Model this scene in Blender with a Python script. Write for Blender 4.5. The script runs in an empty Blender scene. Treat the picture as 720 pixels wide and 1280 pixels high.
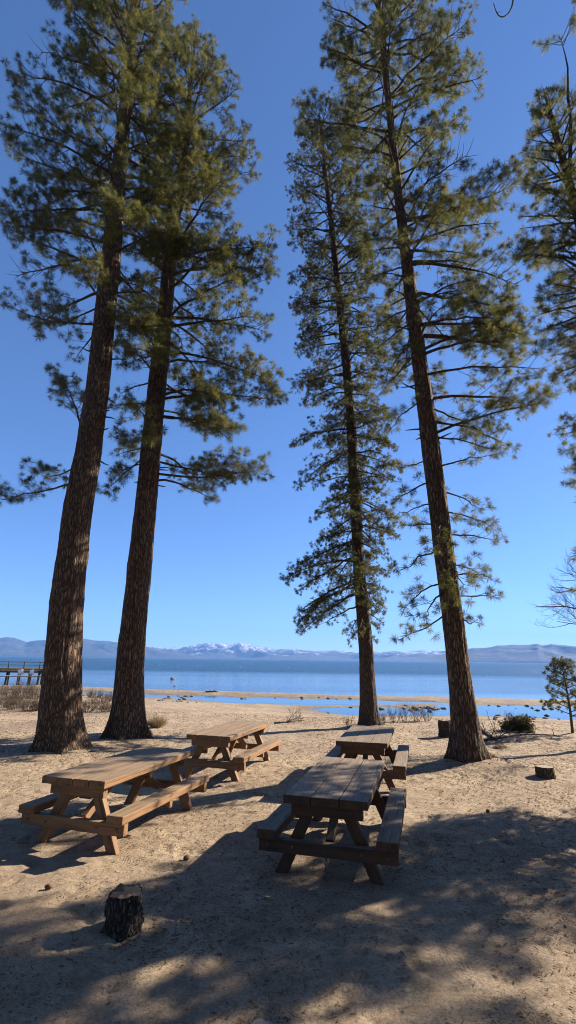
import bpy, bmesh, math, random
import numpy as np
from mathutils import Vector, Matrix
R = math.radians
random.seed(7); rng = np.random.default_rng(11)
scene = bpy.context.scene
COL = scene.collection

# ------------------------------------------------------------------ camera
F, PITCH, ROLL, CH = 599.7, R(17.103), R(0.722), 2.125
W0, H0 = 720, 1280
fw = np.array([0, math.cos(PITCH), math.sin(PITCH)])
rt0 = np.array([1.0, 0, 0]); up0 = np.cross(rt0, fw)
rt = math.cos(ROLL) * rt0 + math.sin(ROLL) * up0
up = -math.sin(ROLL) * rt0 + math.cos(ROLL) * up0
EYE = np.array([0, 0, CH])
cam = bpy.data.cameras.new('camera'); camo = bpy.data.objects.new('camera', cam); COL.objects.link(camo)
cam.sensor_fit = 'VERTICAL'; cam.sensor_height = 36; cam.lens = F / H0 * 36
cam.clip_start = 0.05; cam.clip_end = 60000
M = Matrix.Identity(4)
for i in range(3):
    M[i][0] = rt[i]; M[i][1] = up[i]; M[i][2] = -fw[i]; M[i][3] = EYE[i]
camo.matrix_world = M
scene.camera = camo

def ray(px, py): return fw * F + rt * (px - W0 / 2) + up * (H0 / 2 - py)
def atZ(px, py, z=0.0):
    d = ray(px, py); return EYE + d * ((z - CH) / d[2])
def atY(px, py, Y):
    d = ray(px, py); return EYE + d * (Y / d[1])
def proj(p):
    d = np.asarray(p) - EYE; z = d @ fw
    return W0 / 2 + F * (d @ rt) / z, H0 / 2 - F * (d @ up) / z

# ------------------------------------------------------------------ light
SUN_AZ, SUN_EL = R(60), R(27)          # azimuth measured to the right of +Y
sdir = Vector((math.sin(SUN_AZ) * math.cos(SUN_EL), math.cos(SUN_AZ) * math.cos(SUN_EL), math.sin(SUN_EL)))
sl = bpy.data.lights.new('sun', 'SUN'); sl.energy = 5.0; sl.angle = R(0.5); sl.color = (1.0, 0.88, 0.72)
so = bpy.data.objects.new('sun', sl); COL.objects.link(so)
so.rotation_euler = sdir.to_track_quat('Z', 'Y').to_euler()
so.location = (30, 20, 40)
world = bpy.data.worlds.new('World'); scene.world = world; world.use_nodes = True
wn = world.node_tree.nodes; wl = world.node_tree.links
sky = wn.new('ShaderNodeTexSky'); sky.sky_type = 'NISHITA'; sky.sun_disc = False
sky.sun_elevation = SUN_EL; sky.sun_rotation = SUN_AZ
sky.altitude = 1900; sky.air_density = 1.0; sky.dust_density = 0.3; sky.ozone_density = 5.0
bg = wn['Background']; bg.inputs['Strength'].default_value = 0.08
gm = wn.new('ShaderNodeGamma'); gm.inputs[1].default_value = 0.78; wl.new(sky.outputs[0], gm.inputs[0])
gr = wn.new('ShaderNodeMix'); gr.data_type = 'RGBA'; gr.blend_type = 'MULTIPLY'; gr.inputs[0].default_value = 1.0
gr.inputs[7].default_value = (0.70, 0.905, 1.22, 1); wl.new(gm.outputs[0], gr.inputs[6])
wl.new(gr.outputs[2], bg.inputs[0])
scene.view_settings.view_transform = 'Standard'; scene.view_settings.look = 'None'
scene.view_settings.gamma = 1; scene.view_settings.use_curve_mapping = False
scene.view_settings.exposure = 1.5
scene.render.engine = 'CYCLES'
scene.cycles.use_denoising = True; scene.cycles.filter_width = 1.05
scene.cycles.max_bounces = 8; scene.cycles.transparent_max_bounces = 8; scene.cycles.volume_bounces = 1
scene.cycles.diffuse_bounces = 3

# ------------------------------------------------------------------ numpy noise
def _hash(ix, iy, iz, seed):
    h = (ix * 374761393 + iy * 668265263 + iz * 2147483647 + seed * 1274126177) & 0xFFFFFFFF
    h = ((h ^ (h >> 13)) * 1274126177) & 0xFFFFFFFF
    h = h ^ (h >> 16)
    return (h & 0xFFFFFF) / float(0xFFFFFF)
def vnoise(x, y, z=0.0, seed=0):
    x, y, z = np.broadcast_arrays(np.asarray(x, float), np.asarray(y, float), np.asarray(z, float))
    ix, iy, iz = np.floor(x).astype(np.int64), np.floor(y).astype(np.int64), np.floor(z).astype(np.int64)
    fx, fy, fz = x - ix, y - iy, z - iz
    fx, fy, fz = [t * t * (3 - 2 * t) for t in (fx, fy, fz)]
    out = 0
    for dx in (0, 1):
        for dy in (0, 1):
            for dz in (0, 1):
                w = (fx if dx else 1 - fx) * (fy if dy else 1 - fy) * (fz if dz else 1 - fz)
                out = out + w * _hash(ix + dx, iy + dy, iz + dz, seed)
    return out * 2 - 1
def fbm(x, y, z=0.0, oct=4, seed=0, gain=0.5):
    a, s, o = 1.0, 1.0, 0
    for k in range(oct):
        o = o + a * vnoise(np.asarray(x) * s, np.asarray(y) * s, np.asarray(z) * s, seed + k); a *= gain; s *= 2.03
    return o

# ------------------------------------------------------------------ mesh helpers
def fast_mesh(name, V, faces_flat, nper, mats, smooth=False, midx=None):
    """V (n,3); faces_flat int array; nper = vertices per face (int or array)."""
    me = bpy.data.meshes.new(name)
    V = np.ascontiguousarray(V, np.float32); fl = np.ascontiguousarray(faces_flat, np.int32).ravel()
    nf = len(fl) // nper if np.isscalar(nper) else len(nper)
    tot = np.full(nf, nper, np.int32) if np.isscalar(nper) else np.asarray(nper, np.int32)
    start = np.concatenate([[0], np.cumsum(tot)[:-1]]).astype(np.int32)
    me.vertices.add(len(V)); me.vertices.foreach_set('co', V.ravel())
    me.loops.add(len(fl)); me.loops.foreach_set('vertex_index', fl)
    me.polygons.add(nf); me.polygons.foreach_set('loop_start', start); me.polygons.foreach_set('loop_total', tot)
    if smooth: me.polygons.foreach_set('use_smooth', np.ones(nf, bool))
    if not isinstance(mats, (list, tuple)): mats = [mats]
    for m in mats: me.materials.append(m)
    if midx is not None: me.polygons.foreach_set('material_index', np.asarray(midx, np.int32))
    me.update(calc_edges=True)
    return me

class MB:
    def __init__(s): s.v = []; s.f = []; s.m = []; s.n = 0
    def add(s, V, Fc, mi=0):
        V = np.asarray(V, float); s.v.append(V)
        for f in Fc: s.f.append([i + s.n for i in f]); s.m.append(mi)
        s.n += len(V)
    def tube(s, pts, rad, sides=6, mi=0, cap=True, wob=0.0):
        pts = np.asarray(pts, float); n = len(pts)
        rad = np.broadcast_to(np.asarray(rad, float), (n,))
        tg = np.gradient(pts, axis=0); tg /= np.linalg.norm(tg, axis=1)[:, None] + 1e-9
        ref = np.array([0, 0, 1.0]) if abs(tg[0][2]) < 0.9 else np.array([1.0, 0, 0])
        a = np.linspace(0, 2 * math.pi, sides, endpoint=False); ca, sa = np.cos(a), np.sin(a)
        u = np.cross(tg, ref); u /= np.linalg.norm(u, axis=1)[:, None] + 1e-9
        w = np.cross(tg, u)
        rr = rad[:, None] * (1 + wob * rng.uniform(-1, 1, (n, sides)))
        V = pts[:, None, :] + rr[..., None] * (ca[None, :, None] * u[:, None, :] + sa[None, :, None] * w[:, None, :])
        Fc = []
        for i in range(n - 1):
            for j in range(sides):
                k = (j + 1) % sides
                Fc.append((i * sides + j, i * sides + k, (i + 1) * sides + k, (i + 1) * sides + j))
        if cap:
            Fc.append(tuple(range(sides))[::-1]); Fc.append(tuple((n - 1) * sides + j for j in range(sides)))
        s.add(V.reshape(-1, 3), Fc, mi)
    def box(s, x0, x1, y0, y1, z0, z1, mi=0):
        V = [(x0, y0, z0), (x1, y0, z0), (x1, y1, z0), (x0, y1, z0), (x0, y0, z1), (x1, y0, z1), (x1, y1, z1), (x0, y1, z1)]
        s.add(V, [(3, 2, 1, 0), (4, 5, 6, 7), (0, 1, 5, 4), (1, 2, 6, 5), (2, 3, 7, 6), (3, 0, 4, 7)], mi)
    def mesh(s, name, mats, smooth=False):
        V = np.concatenate(s.v); fl = np.concatenate([np.asarray(f, np.int32) for f in s.f])
        return fast_mesh(name, V, fl, np.array([len(f) for f in s.f]), mats, smooth, s.m)
    def build(s, name, mats, parent=None, smooth=False):
        return link(name, s.mesh(name, mats, smooth), parent)

def link(name, me, parent=None):
    o = bpy.data.objects.new(name, me); COL.objects.link(o)
    if parent is not None: o.parent = parent
    return o
def tag(o, label=None, cat=None, group=None, kind=None):
    for k, v in (('label', label), ('category', cat), ('group', group), ('kind', kind)):
        if v: o[k] = v
    return o
def empty(name, loc, rz=0.0):
    o = bpy.data.objects.new(name, None); COL.objects.link(o); o.empty_display_size = 0.2
    o.location = loc; o.rotation_euler = (0, 0, rz); return o

# ------------------------------------------------------------------ materials
class NT:
    def __init__(s, name):
        s.m = bpy.data.materials.new(name); s.m.use_nodes = True
        s.t = s.m.node_tree; s.n = s.t.nodes; s.l = s.t.links
        s.b = s.n['Principled BSDF']; s.out = s.n['Material Output']
        s.b.inputs['Roughness'].default_value = 0.9
        s.b.inputs['Specular IOR Level'].default_value = 0.25
    def node(s, t, **kw):
        nd = s.n.new(t)
        for k, v in kw.items(): setattr(nd, k, v)
        return nd
    def put(s, sock, v):
        if isinstance(v, bpy.types.NodeSocket): s.l.new(v, sock)
        elif v is not None: sock.default_value = v
    def pos(s, kind='Object', scale=(1, 1, 1), attr=None):
        if attr: c = s.node('ShaderNodeAttribute', attribute_name=attr).outputs['Vector']
        elif kind == 'World': c = s.node('ShaderNodeNewGeometry').outputs['Position']
        else: c = s.node('ShaderNodeTexCoord').outputs[kind]
        mp = s.node('ShaderNodeMapping'); mp.inputs['Scale'].default_value = scale
        s.l.new(c, mp.inputs[0]); return mp.outputs[0]
    def noise(s, vec, scale=5, detail=4, rough=0.55, dist=0.0):
        n = s.node('ShaderNodeTexNoise'); s.l.new(vec, n.inputs['Vector'])
        n.inputs['Scale'].default_value = scale; n.inputs['Detail'].default_value = detail
        n.inputs['Roughness'].default_value = rough; n.inputs['Distortion'].default_value = dist
        return n.outputs['Fac']
    def voro(s, vec, scale=5, feature='F1', out='Distance', rnd=1.0):
        n = s.node('ShaderNodeTexVoronoi', feature=feature); s.l.new(vec, n.inputs['Vector'])
        n.inputs['Scale'].default_value = scale; n.inputs['Randomness'].default_value = rnd
        return n.outputs[out]
    def ramp(s, fac, stops, interp='LINEAR'):
        r = s.node('ShaderNodeValToRGB'); r.color_ramp.interpolation = interp
        while len(r.color_ramp.elements) < len(stops): r.color_ramp.elements.new(0.5)
        for e, (p, c) in zip(r.color_ramp.elements, stops):
            e.position = p; e.color = (*c, 1) if len(c) == 3 else c
        s.l.new(fac, r.inputs[0]); return r.outputs[0]
    def val(s, fac, a, b, c=0.0, d=1.0):
        m = s.node('ShaderNodeMapRange'); s.put(m.inputs[0], fac)
        for i, v in enumerate((a, b, c, d)): m.inputs[i + 1].default_value = v
        return m.outputs[0]
    def mix(s, fac, a, b, mode='MIX'):
        m = s.node('ShaderNodeMix', data_type='RGBA', blend_type=mode)
        s.put(m.inputs[0], fac); s.put(m.inputs[6], (*a, 1) if isinstance(a, tuple) and len(a) == 3 else a)
        s.put(m.inputs[7], (*b, 1) if isinstance(b, tuple) and len(b) == 3 else b); return m.outputs[2]
    def math(s, op, a, b=None):
        m = s.node('ShaderNodeMath', operation=op); s.put(m.inputs[0], a)
        if b is not None: s.put(m.inputs[1], b)
        return m.outputs[0]
    def bump(s, h, dist=0.01, strength=1.0, prev=None):
        b = s.node('ShaderNodeBump'); s.put(b.inputs['Height'], h); b.inputs['Distance'].default_value = dist
        b.inputs['Strength'].default_value = strength
        if prev is not None: s.l.new(prev, b.inputs['Normal'])
        return b.outputs[0]
    def done(s, col=None, rough=None, nrm=None):
        s.put(s.b.inputs['Base Color'], (*col, 1) if isinstance(col, tuple) and len(col) == 3 else col)
        s.put(s.b.inputs['Roughness'], rough)
        if nrm is not None: s.l.new(nrm, s.b.inputs['Normal'])
        return s.m

def mat_sand():
    t = NT('sand'); p = t.pos('World')
    big = t.noise(p, 0.5, 5, 0.6); mid = t.noise(p, 3.5, 6, 0.65, 0.4); fine = t.noise(p, 38, 6, 0.8)
    col = t.ramp(mid, [(0.25, (0.29, 0.215, 0.14)), (0.5, (0.475, 0.365, 0.245)), (0.75, (0.60, 0.475, 0.33))])
    col = t.mix(t.val(big, 0.42, 0.66, 0, 0.6), col, (0.25, 0.18, 0.125))
    clod = t.noise(p, 11, 5, 0.75, 0.3)
    col = t.mix(t.val(clod, 0.50, 0.68, 0, 0.65), col, (0.19, 0.135, 0.09))
    col = t.mix(t.val(fine, 0.44, 0.64, 0.0, 0.7), col, (0.17, 0.125, 0.085))
    # pine litter: short dark flecks, denser in drifts
    v1 = t.voro(t.pos('World', (1, 1.6, 1)), 24); v2 = t.voro(t.pos('World', (1.7, 1, 1)), 55)
    drift = t.noise(p, 0.9, 4, 0.6, 0.6)
    l1 = t.math('MULTIPLY', t.val(v1, 0.10, 0.28, 1, 0), t.val(drift, 0.42, 0.62))
    l2 = t.math('MULTIPLY', t.val(v2, 0.12, 0.30, 1, 0), t.val(drift, 0.32, 0.66, 0.1, 0.9))
    col = t.mix(l1, col, (0.10, 0.066, 0.042)); col = t.mix(l2, col, (0.15, 0.10, 0.065))
    # wet sand close to the water line
    sx = t.node('ShaderNodeSeparateXYZ'); t.l.new(t.node('ShaderNodeNewGeometry').outputs['Position'], sx.inputs[0])
    wz = t.math('ADD', sx.outputs[2], t.val(mid, 0, 1, -0.03, 0.03))
    wet = t.math('ADD', t.math('MULTIPLY', t.val(wz, -0.44, -0.39, 1, 0), 0.35), t.math('MULTIPLY', t.val(wz, -0.40, -0.16, 1, 0), 0.6))
    col = t.mix(t.math('MULTIPLY', wet, 0.75), col, (0.13, 0.10, 0.075))
    vf = t.voro(t.pos('World', (1, 1, 0.2)), 5.2, 'SMOOTH_F1')
    h = t.math('ADD', t.math('MULTIPLY', mid, 0.55), t.math('MULTIPLY', t.val(vf, 0.0, 0.5), 0.45))
    n1 = t.bump(t.math('ADD', h, t.math('MULTIPLY', clod, 0.6)), 0.06, 0.7)
    n2 = t.bump(t.noise(p, 26, 7, 0.8), 0.03, 0.9, n1)
    n3 = t.bump(t.math('ADD', l1, l2), 0.008, 0.6, n2)
    # tyre tread pressed into the sand along two wandering tracks
    for ang, off, wid in ((0.30, 6.75, .13), (0.30, 5.2, .13), (-0.55, 4.3, .12)):
        vx = t.node('ShaderNodeVectorMath', operation='DOT_PRODUCT'); t.l.new(p, vx.inputs[0]); vx.inputs[1].default_value = (math.cos(ang), math.sin(ang), 0)
        vy = t.node('ShaderNodeVectorMath', operation='DOT_PRODUCT'); t.l.new(p, vy.inputs[0]); vy.inputs[1].default_value = (-math.sin(ang), math.cos(ang), 0)
        v = t.math('ADD', vy.outputs['Value'], t.math('MULTIPLY', big, .9)); v = t.math('ABSOLUTE', t.math('SUBTRACT', v, off + .45))
        msk = t.math('MULTIPLY', t.val(v, wid * .75, wid, 1, 0), t.val(t.noise(p, 2.1, 3), .50, .62))
        wv = t.math('SINE', t.math('ADD', t.math('MULTIPLY', vx.outputs['Value'], 165.0), t.math('MULTIPLY', v, 90.0)))
        n3 = t.bump(t.math('MULTIPLY', wv, msk), 0.003, 0.8, n3)
    return t.done(col, 0.95, n3)

def mat_bark(name, dark, light, warm, sc=1.0):
    t = NT(name)
    p = t.pos('Object', (12.5 * sc, 12.5 * sc, 2.4 * sc)); pf = t.pos('Object', (20, 20, 6))
    warp = t.node('ShaderNodeVectorMath', operation='ADD')
    nz = t.node('ShaderNodeTexNoise'); t.l.new(p, nz.inputs['Vector']); nz.inputs['Scale'].default_value = 1.1; nz.inputs['Detail'].default_value = 3
    sc_ = t.node('ShaderNodeVectorMath', operation='SCALE'); t.l.new(nz.outputs['Color'], sc_.inputs[0]); sc_.inputs['Scale'].default_value = 1.3
    t.l.new(p, warp.inputs[0]); t.l.new(sc_.outputs[0], warp.inputs[1])
    edge = t.voro(warp.outputs[0], 1.5, 'DISTANCE_TO_EDGE')
    plate = t.val(edge, 0.0, 0.26)
    cellc = t.voro(warp.outputs[0], 1.5, 'F1', 'Color')
    fine = t.noise(pf, 3.0, 6, 0.7)
    bw = t.node('ShaderNodeSeparateColor'); t.l.new(cellc, bw.inputs[0])
    pc = t.mix(bw.outputs[0], light, warm)
    pc = t.mix(t.val(fine, 0.35, 0.7, 0, 0.6), pc, dark)
    col = t.mix(plate, tuple(c * 0.6 for c in dark), pc)
    n1 = t.bump(plate, 0.04, 1.0); n2 = t.bump(fine, 0.012, 0.9, n1)
    return t.done(col, 0.92, n2)

def mat_needles(name, c1, c2, c3, trans=0.35):
    t = NT(name); p = t.pos('World')
    a = t.noise(p, 0.55, 3); b = t.noise(p, 4.0, 3)
    col = t.mix(t.val(a, 0.35, 0.65), c1, c2); col = t.mix(t.val(b, 0.45, 0.72, 0, 0.85), col, c3)
    t.done(col, 0.6); t.b.inputs['Specular IOR Level'].default_value = 0.22
    tr = t.node('ShaderNodeBsdfTranslucent'); t.l.new(col, tr.inputs[0])
    mx = t.node('ShaderNodeMixShader'); mx.inputs[0].default_value = trans
    t.l.new(t.b.outputs[0], mx.inputs[1]); t.l.new(tr.outputs[0], mx.inputs[2]); t.l.new(mx.outputs[0], t.out.inputs[0])
    return t.m

def mat_wood(name, base, warm, dark, top_grey):
    """weathered timber; grain follows the 'grain' attribute (x runs along the board)."""
    t = NT(name)
    p = t.pos(attr='grain', scale=(2.2, 30, 30)); p2 = t.pos(attr='grain', scale=(0.9, 7, 7)); pk = t.pos(attr='grain', scale=(2.0, 9, 9))
    g = t.noise(p, 1.0, 6, 0.65, 0.3); b = t.noise(p2, 1.0, 4, 0.6, 0.5)
    col = t.mix(t.val(g, 0.32, 0.68), dark, base)
    col = t.mix(t.val(b, 0.35, 0.65, 0, 0.8), col, warm)
    # horizontal faces are weathered greyer, and also painted paler to look sunlit
    geo = t.node('ShaderNodeNewGeometry'); s = t.node('ShaderNodeSeparateXYZ'); t.l.new(geo.outputs['Normal'], s.inputs[0])
    topf = t.math('MULTIPLY', t.val(s.outputs[2], 0.5, 0.9), t.val(t.noise(p2, 0.8, 4), 0.25, 0.75, 0.45, 1.0))
    gcol = t.mix(t.val(g, 0.3, 0.7), tuple(c * 0.62 for c in top_grey), top_grey)
    col = t.mix(topf, col, gcol)
    kn = t.voro(pk, 0.8); col = t.mix(t.val(kn, 0.07, 0.13, 0.75, 0), col, (0.05, 0.03, 0.02))
    crack = t.val(t.noise(t.pos(attr='grain', scale=(1.2, 46, 46)), 1.0, 2, 0.5), 0.62, 0.70)
    col = t.mix(t.math('MULTIPLY', crack, 0.7), col, (0.05, 0.034, 0.022))
    n1 = t.bump(g, 0.004, 0.8); n2 = t.bump(t.math('SUBTRACT', 1.0, crack), 0.006, 0.8, n1)
    return t.done(col, 0.72, n2)

def mat_plain(name, c1, c2, scale=4, rough=0.9, bump=0.01, spec=0.25, kind='Object', detail=5):
    t = NT(name); p = t.pos(kind); n = t.noise(p, scale, detail, 0.65)
    col = t.mix(t.val(n, 0.3, 0.7), c1, c2); t.b.inputs['Specular IOR Level'].default_value = spec
    return t.done(col, rough, t.bump(n, bump, 0.8))

def mat_water():
    t = NT('lake water')
    geo = t.node('ShaderNodeNewGeometry'); s = t.node('ShaderNodeSeparateXYZ'); t.l.new(geo.outputs['Position'], s.inputs[0])
    wob = t.noise(t.pos('World', (0.004, 0.03, 1)), 1.0, 3)
    yy = t.math('ADD', s.outputs[1], t.math('MULTIPLY', t.math('SUBTRACT', wob, 0.5), 60.0))
    far = t.val(yy, 78, 112)                 # wind-ruffled water beyond the sheltered margin
    near = t.val(yy, 30, 38)
    w1 = t.noise(t.pos('World', (0.55, 1.6, 1)), 1.0, 4, 0.6); w2 = t.noise(t.pos('World', (1.6, 4.5, 1)), 1.0, 3, 0.6)
    streak = t.noise(t.pos('World', (0.006, 0.05, 1)), 1.0, 5, 0.65)
    amp = t.math('ADD', t.math('MULTIPLY', t.math('MULTIPLY', near, t.val(streak, .3, .7, .2, 1.6)), 0.035), t.math('ADD', 0.004, t.math('MULTIPLY', t.math('MULTIPLY', far, t.val(streak, .3, .7, .6, 1.4)), 0.40)))
    h = t.math('MULTIPLY', t.math('ADD', w1, t.math('MULTIPLY', w2, 0.4)), amp)
    n = t.bump(h, 1.0, 1.0)
    col = t.mix(t.val(streak, 0.35, 0.65), (0.008, 0.042, 0.085), (0.014, 0.058, 0.105))
    t.b.inputs['IOR'].default_value = 1.33; t.b.inputs['Specular IOR Level'].default_value = 0.5
    rough = t.math('ADD', 0.06, t.math('MULTIPLY', far, 0.22))
    return t.done(col, rough, n)

def mat_mountain(name, snowline):
    t = NT(name); p = t.pos('World', (0.001, 0.001, 0.001))
    n = t.noise(p, 5.0, 8, 0.7); n2 = t.noise(p, 18, 6, 0.7)
    s = t.node('ShaderNodeSeparateXYZ'); t.l.new(t.node('ShaderNodeNewGeometry').outputs['Position'], s.inputs[0])
    col = t.mix(t.val(n2, 0.35, 0.65), (0.018, 0.032, 0.032), (0.065, 0.078, 0.078))
    z = t.math('ADD', s.outputs[2], t.val(n, 0.2, 0.8, -230, 230))
    snow = t.val(z, snowline, snowline + 60)
    patch = t.math('MULTIPLY', t.val(n, 0.62, 0.68), t.val(s.outputs[2], 25, 80))
    snow = t.math('MAXIMUM', snow, patch); snow = t.math('MULTIPLY', snow, t.val(n2, 0.40, 0.62))
    col = t.mix(t.math('MULTIPLY', snow, 0.8), col, (0.72, 0.75, 0.80))
    return t.done(col, 0.95)

MS = {
    'sand': mat_sand(), 'water': mat_water(), 'mountain': mat_mountain('forested foothill', 600), 'snowy': mat_mountain('snowy mountain', 130),
    'bark': mat_bark('pine bark', (0.075, 0.054, 0.040), (0.200, 0.142, 0.100), (0.285, 0.175, 0.108)),
    'bark_grey': mat_bark('grey pine bark', (0.060, 0.046, 0.036), (0.150, 0.112, 0.084), (0.190, 0.132, 0.092), 1.5),
    'needles': mat_needles('pine needles', (0.060, 0.074, 0.022), (0.128, 0.132, 0.036), (0.30, 0.265, 0.080), 0.50),  # yellow third tone brightened to imitate sunlit highlights
    'needles_fir': mat_needles('short needles', (0.046, 0.058, 0.022), (0.080, 0.088, 0.028), (0.22, 0.190, 0.060), 0.42),
    'twig': mat_plain('twig bark', (0.060, 0.045, 0.034), (0.115, 0.088, 0.065), 30, 0.9, 0.002),
    'deadtwig': mat_plain('dry twig', (0.16, 0.12, 0.085), (0.26, 0.20, 0.145), 20, 0.9, 0.002),
    'wood': mat_wood('weathered brown timber', (0.24, 0.142, 0.072), (0.30, 0.160, 0.072), (0.090, 0.052, 0.028), (0.31, 0.235, 0.155)),
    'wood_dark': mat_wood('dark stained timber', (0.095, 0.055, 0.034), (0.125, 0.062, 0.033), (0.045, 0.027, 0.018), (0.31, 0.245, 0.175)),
    'metal': mat_plain('rusty steel', (0.09, 0.06, 0.045), (0.16, 0.10, 0.07), 30, 0.55, 0.001, 0.5),
    'rock': mat_plain('lake rock', (0.10, 0.095, 0.09), (0.24, 0.225, 0.205), 6, 0.85, 0.03),
    'paleRock': mat_plain('pale granite', (0.24, 0.21, 0.18), (0.36, 0.32, 0.27), 14, 0.85, 0.01),
    'stump': mat_bark('dark weathered stump wood', (0.065, 0.052, 0.042), (0.19, 0.150, 0.118), (0.15, 0.115, 0.085), 2.6),
    'pale_bark': mat_bark('pale stump bark', (0.12, 0.092, 0.068), (0.30, 0.235, 0.175), (0.26, 0.19, 0.135), 2.2),
    'stumpwood': mat_plain('rotting wood', (0.070, 0.054, 0.041), (0.20, 0.158, 0.120), 11, 0.95, 0.05, 0.15, 'Object', 8),
    'cut': mat_plain('sawn wood', (0.24, 0.185, 0.13), (0.36, 0.28, 0.20), 12, 0.9, 0.006),
    'straw': mat_needles('dry grass', (0.30, 0.225, 0.125), (0.24, 0.175, 0.10), (0.36, 0.28, 0.17), 0.25),
    'brush': mat_plain('dry brush', (0.060, 0.044, 0.033), (0.14, 0.102, 0.072), 3, 0.95, 0.003, 0.2, 'World'),
    'bushleaf': mat_needles('bush leaves', (0.075, 0.075, 0.030), (0.12, 0.105, 0.045), (0.17, 0.125, 0.06), 0.25),
    'litter': mat_plain('fallen needles', (0.095, 0.060, 0.036), (0.20, 0.125, 0.07), 6, 0.95, 0.001, 0.2, 'World'),
    'pierwood': mat_plain('weathered pier timber', (0.045, 0.038, 0.033), (0.10, 0.082, 0.068), 3, 0.9, 0.01, 0.2, 'World'),
    'white': mat_plain('white paint', (0.75, 0.75, 0.73), (0.82, 0.82, 0.80), 8, 0.5, 0.001),
}

# ------------------------------------------------------------------ terrain
WL = -0.45
def wpoly(pts): return np.array([atZ(x, y, WL)[:2] for x, y in pts])
lake_edge = wpoly([(-260, 853), (-120, 855), (0, 857), (60, 857), (120, 859), (180, 862), (260, 864), (330, 866), (448, 869), (560, 871.5), (720, 875), (860, 879), (1000, 882)])
pools = [wpoly([(100, 864.5), (140, 866), (180, 868), (260, 870), (335, 872), (448, 874.5), (500, 876), (552, 878), (556, 880), (510, 881.8), (448, 881), (400, 881.4), (335, 880.5), (270, 877), (200, 873.5), (140, 870.5), (105, 868.5)]),
         wpoly([(386, 885.5), (410, 884.5), (448, 885), (500, 885.4), (535, 883.5), (560, 880.5), (600, 880.4), (660, 881), (720, 882.6), (800, 885), (1000, 890), (1000, 908), (860, 905), (720, 899), (660, 897.5), (600, 895), (560, 893.5), (500, 893), (448, 894), (410, 892.5), (390, 889)]),
         wpoly([(10, 862), (28, 861.4), (40, 862.6), (26, 864), (12, 863.8)])]
def poly_sd(P, poly):
    """signed distance, negative inside"""
    d = np.full(len(P), 1e9); ins = np.zeros(len(P), bool)
    for i in range(len(poly)):
        a, b = poly[i], poly[(i + 1) % len(poly)]
        e = b - a; w = P - a
        tt = np.clip((w @ e) / (e @ e + 1e-12), 0, 1)
        d = np.minimum(d, np.linalg.norm(w - tt[:, None] * e, axis=1))
        c = (a[1] > P[:, 1]) != (b[1] > P[:, 1])
        xi = a[0] + (P[:, 1] - a[1]) / (b[1] - a[1] + 1e-12) * e[0]
        ins ^= c & (P[:, 0] < xi)
    return np.where(ins, -d, d)
lake_poly = np.concatenate([lake_edge, [[lake_edge[-1][0] + 600, lake_edge[-1][1]], [900, 1500], [-900, 1500], [lake_edge[0][0] - 600, lake_edge[0][1]]]])
foot = [(random.uniform(-5, 7), random.uniform(2.6, 12), random.uniform(0, 6.28), random.uniform(.7, 1.15)) for _ in range(420)]
TRUNKS = ((-5.3, 12.5, .9), (-4.25, 14.2, .9), (2.9, 17.8, .5), (4.0, 11.6, .7))
def terrain(P, detail=True):
    P = np.atleast_2d(np.asarray(P, float)); x, y = P[:, 0], P[:, 1]
    z = np.zeros(len(P))
    m = y > 14
    if m.any():
        Q = P[m].copy()
        Q[:, 1] += 0.55 * fbm(Q[:, 0] * .35, Q[:, 1] * .5, seed=5) + .30 * fbm(Q[:, 0] * 1.3, Q[:, 1] * 1.6, seed=6, oct=3) ; Q[:, 0] += 0.5 * fbm(Q[:, 0] * .3, Q[:, 1] * .3, seed=9)
        sd = poly_sd(Q, lake_poly)
        for p in pools: sd = np.minimum(sd, poly_sd(Q, p))
        land = WL + 0.065 * np.maximum(sd, 0)
        zz = np.where(sd > 0, np.where(land > -.12, -.12 * np.exp(-(land + .12) / .12), land), WL - np.minimum(0.12 * -sd, 0.8))
        z[m] = zz
    amp = 1.0
    z += 0.035 * fbm(x * .45, y * .45, seed=1, oct=3) * np.clip((26 - y) / 8, 0.15, 1) 
    for a, b, r_ in TRUNKS:
        z += .10 * np.exp(-((x - a) ** 2 + (y - b) ** 2) / r_)
    if detail:
        z += 0.008 * fbm(x * 2.6, y * 2.6, seed=2, oct=3) * np.clip((24 - y) / 8, 0.1, 1)
    return z
def tz(x, y): return float(terrain([[x, y]], True)[0])
def ground(px, py):
    z = 0.0
    for _ in range(8):
        p = atZ(px, py, z); z = 0.5 * z + 0.5 * tz(p[0], p[1])
    p = atZ(px, py, z); return Vector((p[0], p[1], tz(p[0], p[1])))

def axis(segs):
    out = []
    for a, b, s in segs: out += list(np.arange(a, b - 1e-6, s))
    out.append(segs[-1][1]); return np.array(out)
xs = axis([(-9000, -300, 900), (-300, -40, 20), (-40, -14, .6), (-14, -5, .12), (-5, 5.6, .036), (5.6, 14, .1), (14, 40, .6), (40, 300, 20), (300, 9000, 900)])
ys = axis([(-1500, -60, 180), (-60, -4, 4), (-4, 2.6, .3), (2.6, 8, .034), (8, 14, .06), (14, 44, .14), (44, 60, 1.5)])
gx, gy = np.meshgrid(xs, ys); GP = np.stack([gx.ravel(), gy.ravel()], 1)
gz = terrain(GP)
for fx, fy, fa, fs in foot:
    m = (np.abs(GP[:, 0] - fx) < .4) & (np.abs(GP[:, 1] - fy) < .4)
    d = GP[m] - (fx, fy); u = d[:, 0] * math.cos(fa) + d[:, 1] * math.sin(fa); v = -d[:, 0] * math.sin(fa) + d[:, 1] * math.cos(fa)
    r2 = (u / (.15 * fs)) ** 2 + (v / (.065 * fs)) ** 2
    gz[m] += -.016 * np.exp(-r2 ** 1.5) + .008 * np.exp(-((np.sqrt(r2) - 1.35) / .4) ** 2)
nx, ny = len(xs), len(ys)
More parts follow.
